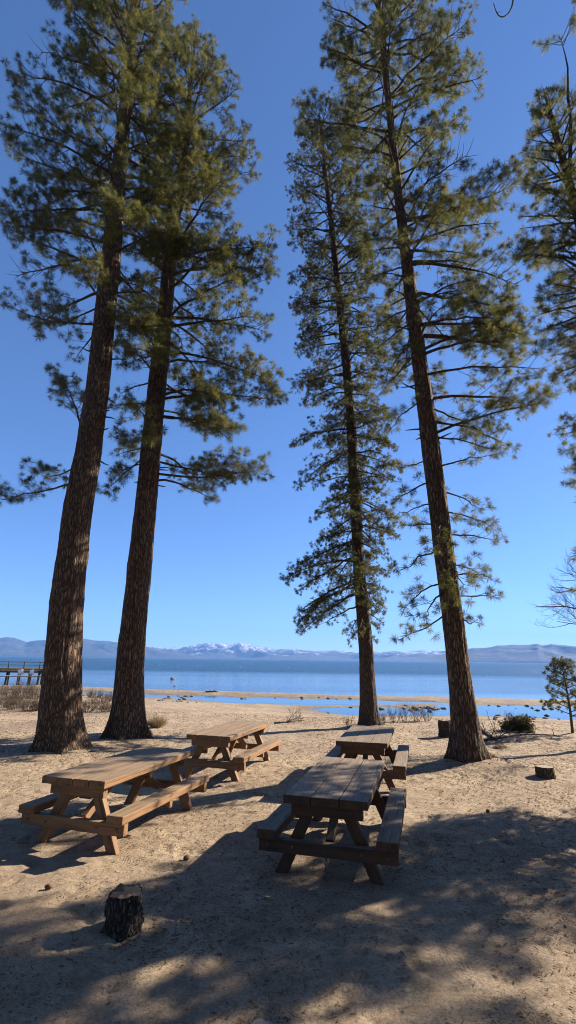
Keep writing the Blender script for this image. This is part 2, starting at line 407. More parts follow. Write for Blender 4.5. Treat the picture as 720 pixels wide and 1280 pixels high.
idx = np.arange(nx * ny).reshape(ny, nx)
quads = np.stack([idx[:-1, :-1], idx[:-1, 1:], idx[1:, 1:], idx[1:, :-1]], -1).reshape(-1, 4)
gnd = link('ground', fast_mesh('ground', np.column_stack([GP, gz]), quads.ravel(), 4, MS['sand'], True)); tag(gnd, kind='structure')

mb = MB(); wy = [16, 24, 30, 40, 60, 100, 200, 500, 1200, 3000, 7500]
for a, b in zip(wy[:-1], wy[1:]):
    o = mb.n; mb.add([(-9000, a, WL), (9000, a, WL), (9000, b, WL), (-9000, b, WL)], [(0, 1, 2, 3)])
tag(mb.build('lake', MS['water']), kind='structure')

# far shore: three ranges, heights from their skyline
def mountain_range(prof, dist, front, seed, rough, mat='mountain'):
    px = np.array([p[0] for p in prof], float); py = np.array([p[1] for p in prof], float)
    n = 420; xx = np.linspace(px[0], px[-1], n); yy = np.interp(xx, px, py)
    rows = 26; V = []
    for r in range(rows + 1):
        s = r / (rows - 1) if r < rows else 1.12
        for i in range(n):
            d = ray(xx[i], yy[i]); hd = math.hypot(d[0], d[1]); el = d[2] / hd; ux, uy = d[0] / hd, d[1] / hd
            D = front + (dist - front) * s
            top = el * dist + CH
            h = top * (min(s, 1) ** 0.85)
            V.append((ux * D, uy * D, h))
    V = np.array(V).reshape(rows + 1, n, 3)
    sgrid = np.minimum(np.linspace(0, 1.04, rows + 1), 1)[:, None]
    nz = fbm(V[..., 0] / 700, V[..., 1] / 700, 0, 5, seed); nz = 1 - np.abs(nz) * 1.6
    V[..., 2] *= 1 - rough * (1 - nz) * 0.9 * np.sin(np.clip(sgrid, 0, 1) * math.pi) ** 0.7
    V[-1, :, 2] = -1.2; V[0, :, 2] = -1.2
    ii = np.arange((rows + 1) * n).reshape(rows + 1, n)
    q = np.stack([ii[:-1, :-1], ii[:-1, 1:], ii[1:, 1:], ii[1:, :-1]], -1).reshape(-1, 4)
    o = link('mountain_range', fast_mesh('mountain_range', V.reshape(-1, 3), q.ravel(), 4, MS[mat], True)); tag(o, kind='structure')
jit = lambda y, s: y
centre = [(-60, 806), (60, 806), (147, 808), (184, 806.5), (195, 808.5), (203, 810), (214, 809), (225, 810), (234, 808), (242, 806.5), (252, 804.5), (260, 803), (268, 804.5), (275, 804), (283, 806), (288, 805), (294, 804.5), (300.6, 803), (306, 804.8), (312, 805.5), (322, 808.2), (332, 809), (340, 811), (347, 812), (358, 811), (367, 811), (382, 812.6), (398, 813.5), (420, 813), (444, 815), (460, 814), (475, 815.6), (490, 814), (507, 814.7), (527, 813), (547, 813.8), (580, 813), (640, 814), (800, 812), (1000, 808)]
left = [(-700, 770), (-400, 778), (-150, 790), (-60, 793), (-20, 799), (0, 797.5), (8, 796.4), (17, 797), (25, 799.5), (33, 802.7), (43, 800.7), (55, 800), (70, 799.5), (90, 799), (103, 798), (112, 799.5), (120, 800.7), (132, 801), (147, 803), (165, 805), (184, 809), (205, 813), (230, 817), (262, 822)]
right = [(520, 826), (545, 820), (565, 814.5), (580, 812), (591, 810), (602, 810), (613, 809), (622, 806.7), (631, 806.8), (640, 805.8), (651, 806.3), (662, 805.8), (671, 804.4), (678, 806.7), (684, 806), (689, 805), (697, 806), (707, 806.7), (720, 808), (760, 806), (850, 800), (1000, 790), (1300, 775)]
mountain_range(centre, 9600, 7600, 3, .75, 'snowy')
mountain_range(left, 7400, 6300, 13, .6)
mountain_range(right, 7200, 6300, 23, .3)

# the air between here and the far shore
mb = MB(); mb.box(-14000, 14000, -2200, 11200, -2.6, 620)
hz = NT('lake haze'); hz.n.remove(hz.b)
pv = hz.node('ShaderNodeVolumePrincipled'); pv.inputs['Color'].default_value = (0.22, 0.47, 1.0, 1); pv.inputs['Density'].default_value = 0.000068
pv.inputs['Anisotropy'].default_value = 0.0
hz.l.new(pv.outputs[0], hz.out.inputs['Volume'])
tag(mb.build('haze', hz.m), kind='stuff')

# ------------------------------------------------------------------ picnic tables
def board(bm_list, L, w, h, mtx, ch=0.008):
    """timber L (x) by w (y) by h (z), edges eased, with grain coordinates"""
    bm = bmesh.new(); bmesh.ops.create_cube(bm, size=1)
    for v in bm.verts: v.co = (v.co.x * L, v.co.y * w, v.co.z * h)
    bmesh.ops.subdivide_edges(bm, edges=[e for e in bm.edges if abs(e.verts[0].co.x - e.verts[1].co.x) > .5 * L], cuts=max(1, int(L / .12)))
    ed = [e for e in bm.edges if len(e.link_faces) == 2 and e.calc_face_angle(0) > .5]
    bmesh.ops.bevel(bm, geom=ed, offset=ch, segments=2, profile=.6, affect='EDGES')
    off = Vector((random.uniform(-40, 40), random.uniform(-40, 40), random.uniform(-40, 40)))
    bm.verts.ensure_lookup_table(); bm.verts.index_update()
    g = [v.co + off for v in bm.verts]
    V = [mtx @ (v.co + Vector((0, 1, 0)) * (0.0025 * float(vnoise(v.co.x * 3, off.x, off.y))) + Vector((0, 0, 1)) * (0.003 * float(vnoise(v.co.x * 2, off.y, v.co.y * 6)))) for v in bm.verts]
    bm_list.append((V, [[v.index for v in f.verts] for f in bm.faces], g)); bm.free()
def boards_mesh(name, lst, mat, parent):
    V, Fc, G = [], [], []
    for v, f, g in lst:
        n = len(V); V += v; G += g; Fc += [[i + n for i in q] for q in f]
    me = bpy.data.meshes.new(name); me.from_pydata([tuple(v) for v in V], [], Fc); me.materials.append(mat)
    at = me.attributes.new('grain', 'FLOAT_VECTOR', 'POINT'); at.data.foreach_set('vector', np.array([tuple(g) for g in G], np.float32).ravel())
    me.update(); return link(name, me, parent)
def frame(origin, xdir, zhint=(0, 0, 1)):
    x = Vector(xdir).normalized(); z = Vector(zhint); y = z.cross(x).normalized(); z = x.cross(y)
    m = Matrix((x, y, z)).transposed().to_4x4(); m.translation = Vector(origin); return m
TL, TW, TH, TT = 2.21, 0.896, 0.76, 0.082
BH, BO, BW, BT = 0.424, 0.513, 0.217, 0.088
def picnic_table(loc, yaw, label, mat, nplank=4, chain=False):
    t = empty('picnic_table', loc, -yaw); tag(t, label, 'picnic table', 'timber picnic tables on the beach')
    lst = []; pw = TW / nplank
    for i in range(nplank):
        dl = random.uniform(-.012, .006)
        board(lst, TL + dl, pw - .007, TT, frame((-TW / 2 + pw * (i + .5), random.uniform(-.006, .006), TH - TT / 2 - .001 * (i % 2)), (0, 1, 0)))
    boards_mesh('tabletop', lst, mat, t)
    for sx in (-1, 1):
        lst = []; board(lst, TL, BW, BT, frame((sx * (BO + BW / 2), 0, BH - BT / 2), (0, 1, 0)), .012); boards_mesh('bench_seat', lst, mat, t)
        lst = []; board(lst, BW - .03, .07, .085, frame((sx * (BO + BW / 2), 0.0, BH - BT - .0435), (1, 0, 0))); boards_mesh('seat_cleat', lst, mat, t)
    for sy in (-1, 1):
        ye = sy * (TL / 2)
        lst = []; board(lst, TW - .14, .085, .12, frame((0, ye - sy * .13, TH - TT - .062), (1, 0, 0))); boards_mesh('top_cleat', lst, mat, t)
        lst = []; board(lst, 2 * (BO + BW) - .02, .085, .12, frame((0, ye - sy * .10, BH - BT - .067), (1, 0, 0))); cb = boards_mesh('crossbeam', lst, mat, t)
        for bx in (-.36, .36, -BO - .11, BO + .11):
            yb = ye - sy * (.10 - .0425); hw = MB(); hw.tube([(bx, yb - sy * .004, BH - BT - .067), (bx, yb + sy * .012, BH - BT - .067)], [.017, .014], 8)
            hw.build('bolt', MS['metal'], cb)
        for sx in (-1, 1):
            a = Vector((sx * .17, ye - sy * .2175, TH - TT - .01)); b = Vector((sx * .53, ye - sy * .2175, -.06)); d = (b - a)
            lst = []; board(lst, d.length, .12, .085, frame((a + b) / 2, d, (0, 1, 0))); boards_mesh('leg', lst, mat, t)
        a = Vector((0, ye - sy * .28, .27)); b = Vector((0, sy * .30, TH - TT - .09)); d = b - a
        lst = []; board(lst, d.length, .085, .085, frame((a + b) / 2, d, (1, 0, 0))); boards_mesh('brace', lst, mat, t)
    lst = []; board(lst, TW - .14, .07, .10, frame((0, 0, TH - TT - .052), (1, 0, 0))); boards_mesh('top_cleat', lst, mat, t)
    if chain:
        mb = MB()
        for k in range(9):
            c = np.array([0.0 + .004 * math.sin(k), -TL / 2 + .05, BH - BT - .06 - k * .034])
            ang = np.linspace(0, 2 * math.pi, 11); ax = np.array([1, 0, 0]) if k % 2 else np.array([0, 1, 0])
            pts = c + np.cos(ang)[:, None] * .013 * ax + np.sin(ang)[:, None] * .024 * np.array([0, 0, 1])
            mb.tube(pts, .0042, 5, cap=False)
        mb.build('chain', MS['metal'], t, True)
    return t
for (x, y, yaw), lab, mt, npk, chn in (
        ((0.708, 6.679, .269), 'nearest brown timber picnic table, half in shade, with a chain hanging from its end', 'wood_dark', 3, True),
        ((-2.181, 7.428, .300), 'sunlit orange-brown timber picnic table in front of the two thick pines', 'wood', 4, False),
        ((-1.11, 10.806, .297), 'small-looking far timber picnic table, fully sunlit, behind the orange-brown table', 'wood', 4, False),
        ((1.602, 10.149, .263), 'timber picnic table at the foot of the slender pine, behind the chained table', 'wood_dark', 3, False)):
    picnic_table((x, y, tz(x, y)), yaw, lab, MS[mt], npk, chn)

# ------------------------------------------------------------------ trees
def norm(v): return v / (np.linalg.norm(v) + 1e-9)
class Tufts:
    def __init__(s): s.p = []; s.d = []; s.l = []
    def add(s, p, d, l): s.p.append(p); s.d.append(d); s.l.append(l)
    def mesh(s, name, mat, n=26, width=.008, spread=(.25, 1.35), back=.35):
        P = np.array(s.p); D = np.array(s.d); D /= np.linalg.norm(D, axis=1)[:, None] + 1e-9; L = np.array(s.l)
        k = len(P)
        ref = np.where(np.abs(D[:, 2:3]) < .9, np.array([[0, 0, 1.0]]), np.array([[1.0, 0, 0]]))
        U = np.cross(D, ref); U /= np.linalg.norm(U, axis=1)[:, None]; Wv = np.cross(D, U)
        th = rng.uniform(*spread, (k, n)); ph = rng.uniform(0, 2 * math.pi, (k, n))
        nd = (np.cos(th)[..., None] * D[:, None] + np.sin(th)[..., None] * (np.cos(ph)[..., None] * U[:, None] + np.sin(ph)[..., None] * Wv[:, None]))
        nd[..., 2] -= 0.10
        ln = L[:, None] * rng.uniform(.65, 1.05, (k, n))
        st = P[:, None] - D[:, None] * (L[:, None] * back * rng.uniform(0, 1, (k, n)))[..., None]
        side = np.cross(nd, rng.normal(size=(k, n, 3))); side /= np.linalg.norm(side, axis=2)[..., None] + 1e-9
        tip = st + nd * ln[..., None]; mid = st + nd * (ln * .45)[..., None]
        a = mid - side * width / 2; b = mid + side * width / 2
        V = np.stack([st, a, tip, b], 2).reshape(-1, 3)
        return fast_mesh(name, V, np.arange(len(V)), 4, mat)

def trunk_mesh(mb, pts, rad, sides, step, flare, lobes, seed, base_z):
    pts = np.asarray(pts, float); rad = np.asarray(rad, float)
    seg = np.linalg.norm(np.diff(pts, axis=0), axis=1); cum = np.concatenate([[0], np.cumsum(seg)])
    s1 = np.arange(0, min(11, cum[-1]), step); s2 = np.arange(min(11, cum[-1]), cum[-1], step * 3)
    ss = np.concatenate([s1, s2, [cum[-1]]])
    Pc = np.stack([np.interp(ss, cum, pts[:, i]) for i in range(3)], 1); rr = np.interp(ss, cum, rad)
    if len(ss) > 30:      # soften kinks
        for _ in range(3):
            Pc[1:-1] = (Pc[:-2] + 2 * Pc[1:-1] + Pc[2:]) / 4
    a = np.linspace(0, 2 * math.pi, sides, endpoint=False)
    A, S = np.meshgrid(a, ss); zz = Pc[:, 2] - base_z
    dz = np.maximum(zz, 0)[:, None]
    ph = seed * 1.7
    lob = np.maximum(0, np.cos(lobes * A + ph + .6 * np.sin(2 * A + seed))) ** 1.5
    fl = 1 + flare * np.exp(-dz / .38) * (.45 + 1.0 * lob)
    nzv = fbm(np.cos(A) * 5.5 * rr[:, None] / .4 + seed, np.sin(A) * 5.5 * rr[:, None] / .4, S * 0.8, 4, seed, .65)
    RR = rr[:, None] * .925 * fl * (1 + .06 * nzv)
    V = np.stack([Pc[:, 0:1] + RR * np.cos(A), Pc[:, 1:2] + RR * np.sin(A), np.broadcast_to(Pc[:, 2:3], A.shape)], -1)
    n = len(ss); Fc = []
    for i in range(n - 1):
        for j in range(sides):
            k = (j + 1) % sides; Fc.append((i * sides + j, i * sides + k, (i + 1) * sides + k, (i + 1) * sides + j))
    Fc.append(tuple((n - 1) * sides + j for j in range(sides)))
    mb.add(V.reshape(-1, 3), Fc)
    return lambda z: (np.array([np.interp(z, Pc[:, 2], Pc[:, i]) for i in range(3)]), float(np.interp(z, Pc[:, 2], rr)))

def limb(mbw, mbt, tf, start, path, r0, tl, p, bare=False):
    """a limb along path (world points) with branchlets that carry needle tufts"""
    n = len(path); L = np.sum(np.linalg.norm(np.diff(path, axis=0), axis=1))
    tt = np.linspace(0, 1, n)
    mbw.tube(path, r0 * (1 - tt) ** .8 + .006, 5, cap=False)
    ns = max(3, int(L * p.get('sub', 3.0)))
    for k in range(ns):
        t = p.get('t0', .3) + (1.0 - p.get('t0', .3)) * (k + rng.uniform(0, .9)) / ns
        i = min(int(t * (n - 1)), n - 2); f = t * (n - 1) - i
        q = path[i] * (1 - f) + path[i + 1] * f; tg = norm(path[i + 1] - path[i])
        sd = norm(np.cross(tg, [0, 0, 1.0])) * (1 if k % 2 else -1)
        ang = rng.uniform(.5, 1.15)
        d = norm(tg * math.cos(ang) + sd * math.sin(ang) + np.array([0, 0, rng.normal(p.get('uptilt', .12), .22)]))
        ls = np.clip((.16 + .34 * (1 - t)) * L * rng.uniform(.6, 1.2), .18, p.get('submax', 1.3))
        m = 5; u = np.linspace(0, 1, m)[:, None]
        sp = q + d * ls * u + np.array([0, 0, 1]) * (p.get('curl', .18) * ls * u ** 2) + rng.normal(0, .03, (m, 3)) * u * ls
        mbw_t = mbt if mbt is not None else mbw
        mbw_t.tube(sp, np.linspace(max(.007, r0 * .25), .0035, m), 3, cap=False)
        if bare and rng.random() < .8: continue
        nt = max(2, int(ls * p.get('tpm', 4.2)))
        for j in range(nt):
            uu = 1 - (j / nt) * p.get('reach', .75) if j else 1.0
            ii = min(int(uu * (m - 1)), m - 2); ff = uu * (m - 1) - ii
            c = sp[ii] * (1 - ff) + sp[ii + 1] * ff
            dd = norm(sp[ii + 1] - sp[ii])
            if j:
                o = norm(rng.normal(size=3) + dd * .8 + np.array([0, 0, .35])); e = c + o * rng.uniform(.08, .26) * p.get('twig', 1)
                mbw_t.tube(np.array([c, (c + e) / 2 + rng.normal(0, .008, 3), e]), [.0045, .004, .003], 3, cap=False); c, dd = e, o
            tf.add(c, norm(dd + np.array([0, 0, .18])), tl * rng.uniform(.65, 1.3))
    # leader tuft
    if not bare: tf.add(path[-1], norm(path[-1] - path[-2]), tl)

def pine(name, label, tr, Y, top_z, env, n_limb, p, extra=(), bark='bark', ndl='needles', flare=.5, lobes=5, seed=1, base=None, group='tall pines by the lake', sides=64, raw=None):
    """tr: trunk centre line as (px, py, width px) at depth Y; env: (py, left px, right px) of the crown"""
    base = ground(*base) if base is not None else ground(tr[0][0], tr[0][1])
    bz = base.z
    pts = [atY(x, y, Y) for x, y, w in tr]
    rad = [w / 2 * ((q - EYE) @ fw) / F for q, (x, y, w) in zip(pts, tr)]
    pts[0][2] = bz - .25
    d = norm(pts[-1] - pts[-2])
    if pts[-1][2] < top_z:
        k = (top_z - pts[-1][2]) / d[2]; pts.append(pts[-1] + d * k * .5); rad.append(rad[-1] * .55); pts.append(pts[-2] + d * k); rad.append(.02)
    org = np.array([pts[0][0], Y, bz])
    root = empty(name, org); tag(root, label, 'pine tree', group)
    mw, mt, tf = MB(), MB(), Tufts()
    at = trunk_mesh(mw, np.array(pts) - org, rad, sides, .11, flare, lobes, seed, 0.0)
    ez, el, er = [], [], []
    for y, l, r in env:
        for _ in (0,):
            c = atY((l + r) / 2, y, Y); z = c[2] - org[2]; q, _r = at(z)
            ez.append(z); el.append(max(.25, q[0] - (atY(l, y, Y)[0] - org[0]))); er.append(max(.25, (atY(r, y, Y)[0] - org[0]) - q[0]))
    o = np.argsort(ez); ez, el, er = np.array(ez)[o], np.array(el)[o], np.array(er)[o]
    zlo, zhi = p.get('zlo', ez[0]), top_z - org[2]
    H = zhi
    for k in range(n_limb):
        u = ((k + rng.uniform(0, 1)) / n_limb); u = u ** p.get('zpow', .9)
        zt = zlo + (zhi - zlo - .3) * u
        fr = np.clip((zt - zlo) / (zhi - zlo), 0, 1)
        az = k * 2.399 + rng.normal(0, .35)
        c, s = math.cos(az), math.sin(az)
        tap = 1.0; dens = rng.choice([.6, 1.0, 1.3])
        if zt > ez[-1]: tap = np.clip((zhi - zt) / max(.5, zhi - ez[-1]), .05, 1)
        l_, r_ = np.interp(zt, ez, el) * tap, np.interp(zt, ez, er) * tap
        ex = r_ if c > 0 else l_; ey = (l_ + r_) / 2 * p.get('depth', .95)
        Lh = 1 / math.sqrt((c / ex) ** 2 + (s / ey) ** 2) * rng.choice([1.0, .92, .8, .6], p=[.45, .2, .15, .2])
        a = np.interp(fr, [0, .35, 1], p.get('rise', (.05, .35, 1.0))) + rng.normal(0, .10)
        b = np.interp(fr, [0, .5, 1], p.get('sag', (-.30, -.25, -.1)))
        z0 = np.clip(zt - Lh * (a + b) , .4, zhi - .2)
        q, r = at(z0)
        m = 9; t = np.linspace(0, 1, m)
        wig = np.cumsum(rng.normal(0, .035, (m, 3)), axis=0) * Lh * .35; wig -= wig[0]
        path = np.stack([q[0] + c * Lh * t, q[1] + s * Lh * t, z0 + Lh * (a * t + b * t ** 2)], 1) + wig
        r0 = min(r * .55, .012 + .013 * Lh)
        bare = rng.random() < p.get('bare', .06)
        limb(mw, mt, tf, q, path, r0, p.get('tuft', .2), dict(p, sub=p['sub'] * dens), bare)
    for k in range(p.get('stubs', 12)):          # broken dead stubs on the clear bole
        zz = rng.uniform(min(7.5, zlo), max(8.0, zlo)); q, r = at(zz); a_ = rng.uniform(0, 6.28); L_ = r + rng.uniform(.06, .45)
        dd = np.array([math.cos(a_), math.sin(a_), rng.uniform(-.35, .3)])
        mw.tube(np.stack([q + dd * r * .7, q + dd * (r + L_) * .5, q + dd * L_ + rng.normal(0, .02, 3)]), [.028, .02, .010], 5)
    for e in extra:
        (x0, y0), (x1, y1), dy, sag = e[:4]
        q = atY(x0, y0, Y) - org; z = q[2]; q, r = at(z)
        eend = atY(x1, y1, Y + dy) - org
        m = 10; t = np.linspace(0, 1, m)[:, None]
        path = q + (eend - q) * t + np.array([0, 0, 1]) * (-sag * 4 * t * (1 - t) * np.linalg.norm(eend - q)) + np.cumsum(rng.normal(0, .045, (m, 3)), axis=0) * np.linspace(0, 1, m)[:, None]
        pp = dict(p); pp.update(e[4] if len(e) > 4 else {})
        limb(mw, mt, tf, q, path, .008 + .0095 * float(np.linalg.norm(eend - q)), p.get('tuft', .2), pp, pp.get('dead', False))
    if raw:
        pth = np.array([atY(x, y, Y - .4) for x, y in raw]) - org
        u = np.linspace(0, len(pth) - 1, 40); pth = np.stack([np.interp(u, np.arange(len(pth)), pth[:, i]) for i in range(3)], 1)
        for _ in range(4): pth[1:-1] = (pth[:-2] + 2 * pth[1:-1] + pth[2:]) / 4
        mw.tube(pth, np.linspace(.05, .013, len(pth)), 6)
        mw.tube(np.stack([pth[-5], pth[-5] + [.10, 0, .03], pth[-5] + [.2, 0, .10]]), [.012, .009, .006], 4)
    mw.build('trunk', MS[bark], root, True)
    cr = link('crown', tf.mesh('crown', MS[ndl], p.get('needles', 26), p.get('nw', .008), p.get('spread', (.25, 1.35)), p.get('back', .35)), root)
    mt.build('twig_growth', MS['twig'], cr)
    print('TUFTS', len(tf.p)); return root, len(tf.p)

BOUGH = dict(sub=5.2, tpm=7.5, t0=.3, bare=0)
fine = dict(sub=5.0, tpm=4.2, t0=.25, twig=.9, submax=.55, uptilt=-.02, bare=0)
LOWER = [((550 + (y0 - 640) * .125, y0), (x1, y1), dy, sg, fine) for y0, x1, y1, dy, sg in (
    (575, 502, 588, .6, .0), (585, 618, 575, -.4, -.03), (600, 496, 622, -.5, -.04), (612, 606, 630, .7, -.02), (628, 500, 645, .2, -.05), (640, 617, 652, -.3, -.05),
    (655, 498, 660, .7, -.04), (668, 612, 682, .4, -.06), (690, 500, 706, -.6, -.05), (705, 596, 722, .8, -.03), (718, 610, 728, -.5, -.06), (728, 497, 750, .3, -.06),
    (738, 520, 772, -.8, -.04), (745, 604, 752, .5, -.05), (765, 514, 790, .6, -.05), (772, 602, 785, -.2, -.05), (650, 545, 690, -1.3, -.03), (700, 580, 735, -1.4, -.03))]
big = dict(sub=6.2, tpm=9.0, tuft=.195, needles=58, t0=.38, submax=1.15, nw=.0075, spread=(.15, 1.8), back=.25)
pine('pine_tree', 'thickest pine, leftmost, with a broad trunk flaring beside the orange-brown table',
     [(76, 938, 58), (76, 893, 53), (79, 820, 46), (84, 748, 41), (97, 640, 37), (111, 564, 33), (122, 485, 29), (141, 300, 24), (149, 211, 19), (160, 100, 14), (169, 0, 11)], 12.5, 36.0,
     [(540, 85, 130), (480, 70, 170), (430, 60, 190), (395, 15, 215), (330, 22, 230), (240, 30, 240), (180, 14, 235), (120, 34, 235), (60, 66, 230), (0, 80, 240)], 122,
     dict(big, zlo=11.3), [((150, 235), (10, 178), .3, .04, BOUGH), ((152, 205), (8, 116), -.5, .03, BOUGH), ((140, 335), (18, 292), .5, .03, BOUGH), ((133, 405), (3, 388), -.4, .06, BOUGH), ((145, 290), (22, 236), -.8, .03, BOUGH), ((135, 380), (60, 415), .8, .0, BOUGH), ((104, 600), (4, 622), -.5, .02), ((108, 575), (52, 598), .6, .04), ((112, 560), (80, 480), 1.0, .0)], flare=.36, lobes=5, seed=3, base=(76, 938))
pine('pine_tree', 'second thick pine, just right of the leftmost, leaning right with sunlit limbs',
     [(158, 925, 48), (160, 893, 43), (163, 820, 35), (170.6, 748, 31.5), (180, 655, 29), (196, 485, 24), (206, 395, 20), (214, 300, 16), (222, 250, 13), (231, 170, 9), (240, 90, 5)], 14.2, 29.5,
     [(610, 150, 300), (590, 140, 325), (540, 145, 312), (490, 140, 350), (420, 150, 335), (350, 155, 342), (290, 160, 350), (200, 165, 312), (140, 175, 318), (70, 210, 272)], 128,
     dict(big), [((184, 590), (318, 592), -.6, .05), ((186, 575), (300, 600), .5, .0), ((190, 560), (135, 612), 0, .05), ((194, 500), (345, 492), .4, -.04), ((200, 440), (345, 470), -.5, -.05)], flare=.46, lobes=6, seed=5, base=(158, 925))
pine('pine_tree', 'slender straight pine with short drooping branches almost down to the horizon',
     [(462, 907, 25), (460, 860, 21), (457, 804, 19), (448, 698, 15.5), (440, 545, 13.5), (435, 474, 12), (425, 380, 10), (416, 295, 8), (405, 200, 5), (400, 150, 3)], 17.8, 29.8,
     [(800, 395, 470), (765, 370, 488), (700, 362, 494), (600, 372, 494), (500, 366, 490), (400, 366, 488), (300, 360, 462), (220, 360, 455), (160, 368, 446), (125, 385, 430)], 235,
     dict(sub=8.0, tpm=11.0, tuft=.14, needles=26, nw=.012, rise=(-.25, -.05, .5), sag=(-.25, -.25, -.1), curl=.05, uptilt=-.05, submax=.9, zpow=1.12, t0=.35, twig=.8, spread=(.3, 1.5)), (), bark='bark_grey', ndl='needles_fir', flare=.25, lobes=4, seed=8, base=(462, 907))
tall, _n = pine('pine_tree', 'tall leaning pine right of the tables with a long bare trunk and tufted limbs',
     [(585, 948, 44), (581, 905, 35), (576, 860, 30), (570, 804, 28.5), (556, 698, 26), (536, 540, 23), (522, 432, 20), (505, 300, 14), (491, 180, 10.5), (481, 80, 8), (473, 0, 6)], 11.6, 33.0,
     [(560, 505, 600), (530, 490, 640), (505, 482, 684), (470, 480, 660), (400, 478, 645), (345, 470, 652), (290, 455, 600), (235, 450, 610), (190, 425, 570), (120, 405, 592), (60, 408, 560), (0, 404, 560)], 150,
     dict(big, bare=.08, zlo=9.6, zpow=1.15),
     [((502, 275), (644, 224), .3, .07), ((488, 165), (374, 137), .2, .05), ((538, 545), (683, 508), 0, -.05, BOUGH), ((524, 440), (652, 398), .4, -.04, BOUGH), ((528, 470), (668, 462), -.5, -.06, BOUGH), ((531, 500), (678, 500), .8, -.05, BOUGH),
      ((534, 528), (642, 540), -.3, -.04, BOUGH), ((531, 505), (600, 548), .9, -.02, BOUGH), ((536, 545), (612, 566), -.8, -.03, BOUGH), ((526, 450), (484, 474), .3, -.03, BOUGH), ((531, 500), (488, 520), -.5, -.03, BOUGH), ((520, 420), (640, 440), 1.0, -.03, BOUGH)] + LOWER,
     flare=.35, lobes=4, seed=12, base=(585, 948), raw=[(468, -60), (520, -95), (590, -90), (632, -50), (643, -8), (640, 10), (634, 19), (627, 22), (621, 18), (617, 4)])
edge, _n = pine('pine_tree', 'pine cut off by the right edge of the photo, only tufted limbs showing',
     [(905, 1006, 52), (860, 800, 34), (800, 560, 26), (752, 370, 18), (720, 260, 12), (690, 150, 7)], 9.4, 17.6,
     [(830, 790, 950), (760, 765, 950), (690, 738, 940), (600, 730, 930), (500, 714, 890), (400, 690, 860), (300, 652, 830), (200, 658, 770), (130, 672, 720)], 290,
     dict(big, tuft=.19, sub=5.0, tpm=7.0, zpow=1.45, bare=.02), [((712, 232), (713, 45), -.8, .0, dict(t0=.94, sub=1.2))], flare=.4, lobes=5, seed=17, base=(905, 1006))
# unseen pines added around the viewpoint to block light and deepen the shade
def copy_tree(o, parent=None):
    c = o.copy(); COL.objects.link(c); c.parent = parent
    for ch in list(o.children): copy_tree(ch, c)
    return c
for x, y, a, k in ((15.5, 9.6, 2.0, 1.15), (18, -1, .6, 1.2), (9, -5, 1.3, 1.25), (4, -8, 4.0, 1.1), (-1, -5, 2.6, 1.2), (-6, -7, 5.2, 1.3), (-11, -3, .2, 1.2), (-15, 3, 3.4, 1.25), (13, -10, 2.2, 1.3), (-3, -13, 1.0, 1.4), (7, -15, 3.0, 1.4), (-17, -9, 4.4, 1.4), (-20, 10, 1.7, 1.2)):
    c = copy_tree(edge); c.location = (x, y, tz(x, y) - .05); c.rotation_euler = (0, 0, a); c.scale = (k, k, k)
    c['label'] = 'tall bushy unseen pine added for its shade, around and behind the viewpoint'; c['group'] = 'unseen shade pines around the viewpoint'

for x, y, a in ((-2.5, -4.5, 1.0), (4.5, -3.5, 2.4), (-9, .5, 4.0), (11.5, 1.0, 5.2), (1, -9, .3), (-7, -4, 3.0)):  # high-crowned copies added out of view to screen off overhead sky light
    c = copy_tree(tall); c.location = (x, y, tz(x, y) - .05); c.rotation_euler = (0, 0, a)
    c['label'] = 'tall clear-boled unseen pine added for its shade, close around the viewpoint'; c['group'] = 'unseen clear-boled shade pines around the viewpoint'

# sapling by the shore
def small_pine():
    g = ground(716, 916); Y = g.y
    root = empty('pine_sapling', g); tag(root, 'young thin pine sapling standing on the sand by the rocky shore', 'sapling')
    org = np.array(g); mw, mt, tf = MB(), MB(), Tufts()
    tp = [atY(x, y, Y) - org for x, y in ((716, 918), (713, 890), (708, 860), (704, 840), (701, 826))]
    mw.tube(tp, [.045, .038, .028, .016, .006], 10)
    for k in range(34):
        t = .20 + .78 * k / 34; i = min(int(t * 4), 3); q = tp[i] * (1 - (t * 4 - i)) + tp[i + 1] * (t * 4 - i)
        az = k * 2.4; L = (.72 * (1 - t) + .12) * (1.25 if math.cos(az) < 0 else .9) * rng.uniform(.6, 1.1)
        d = np.array([math.cos(az), math.sin(az), .35]); u = np.linspace(0, 1, 5)[:, None]
        limb(mw, None, tf, q, q + d * L * u, .010, .14, dict(sub=9, tpm=7, t0=.25, submax=.3, twig=.5))
    mw.build('trunk', MS['twig'], root, True); link('crown', tf.mesh('crown', MS['needles_fir'], 30, .010), root)
small_pine()

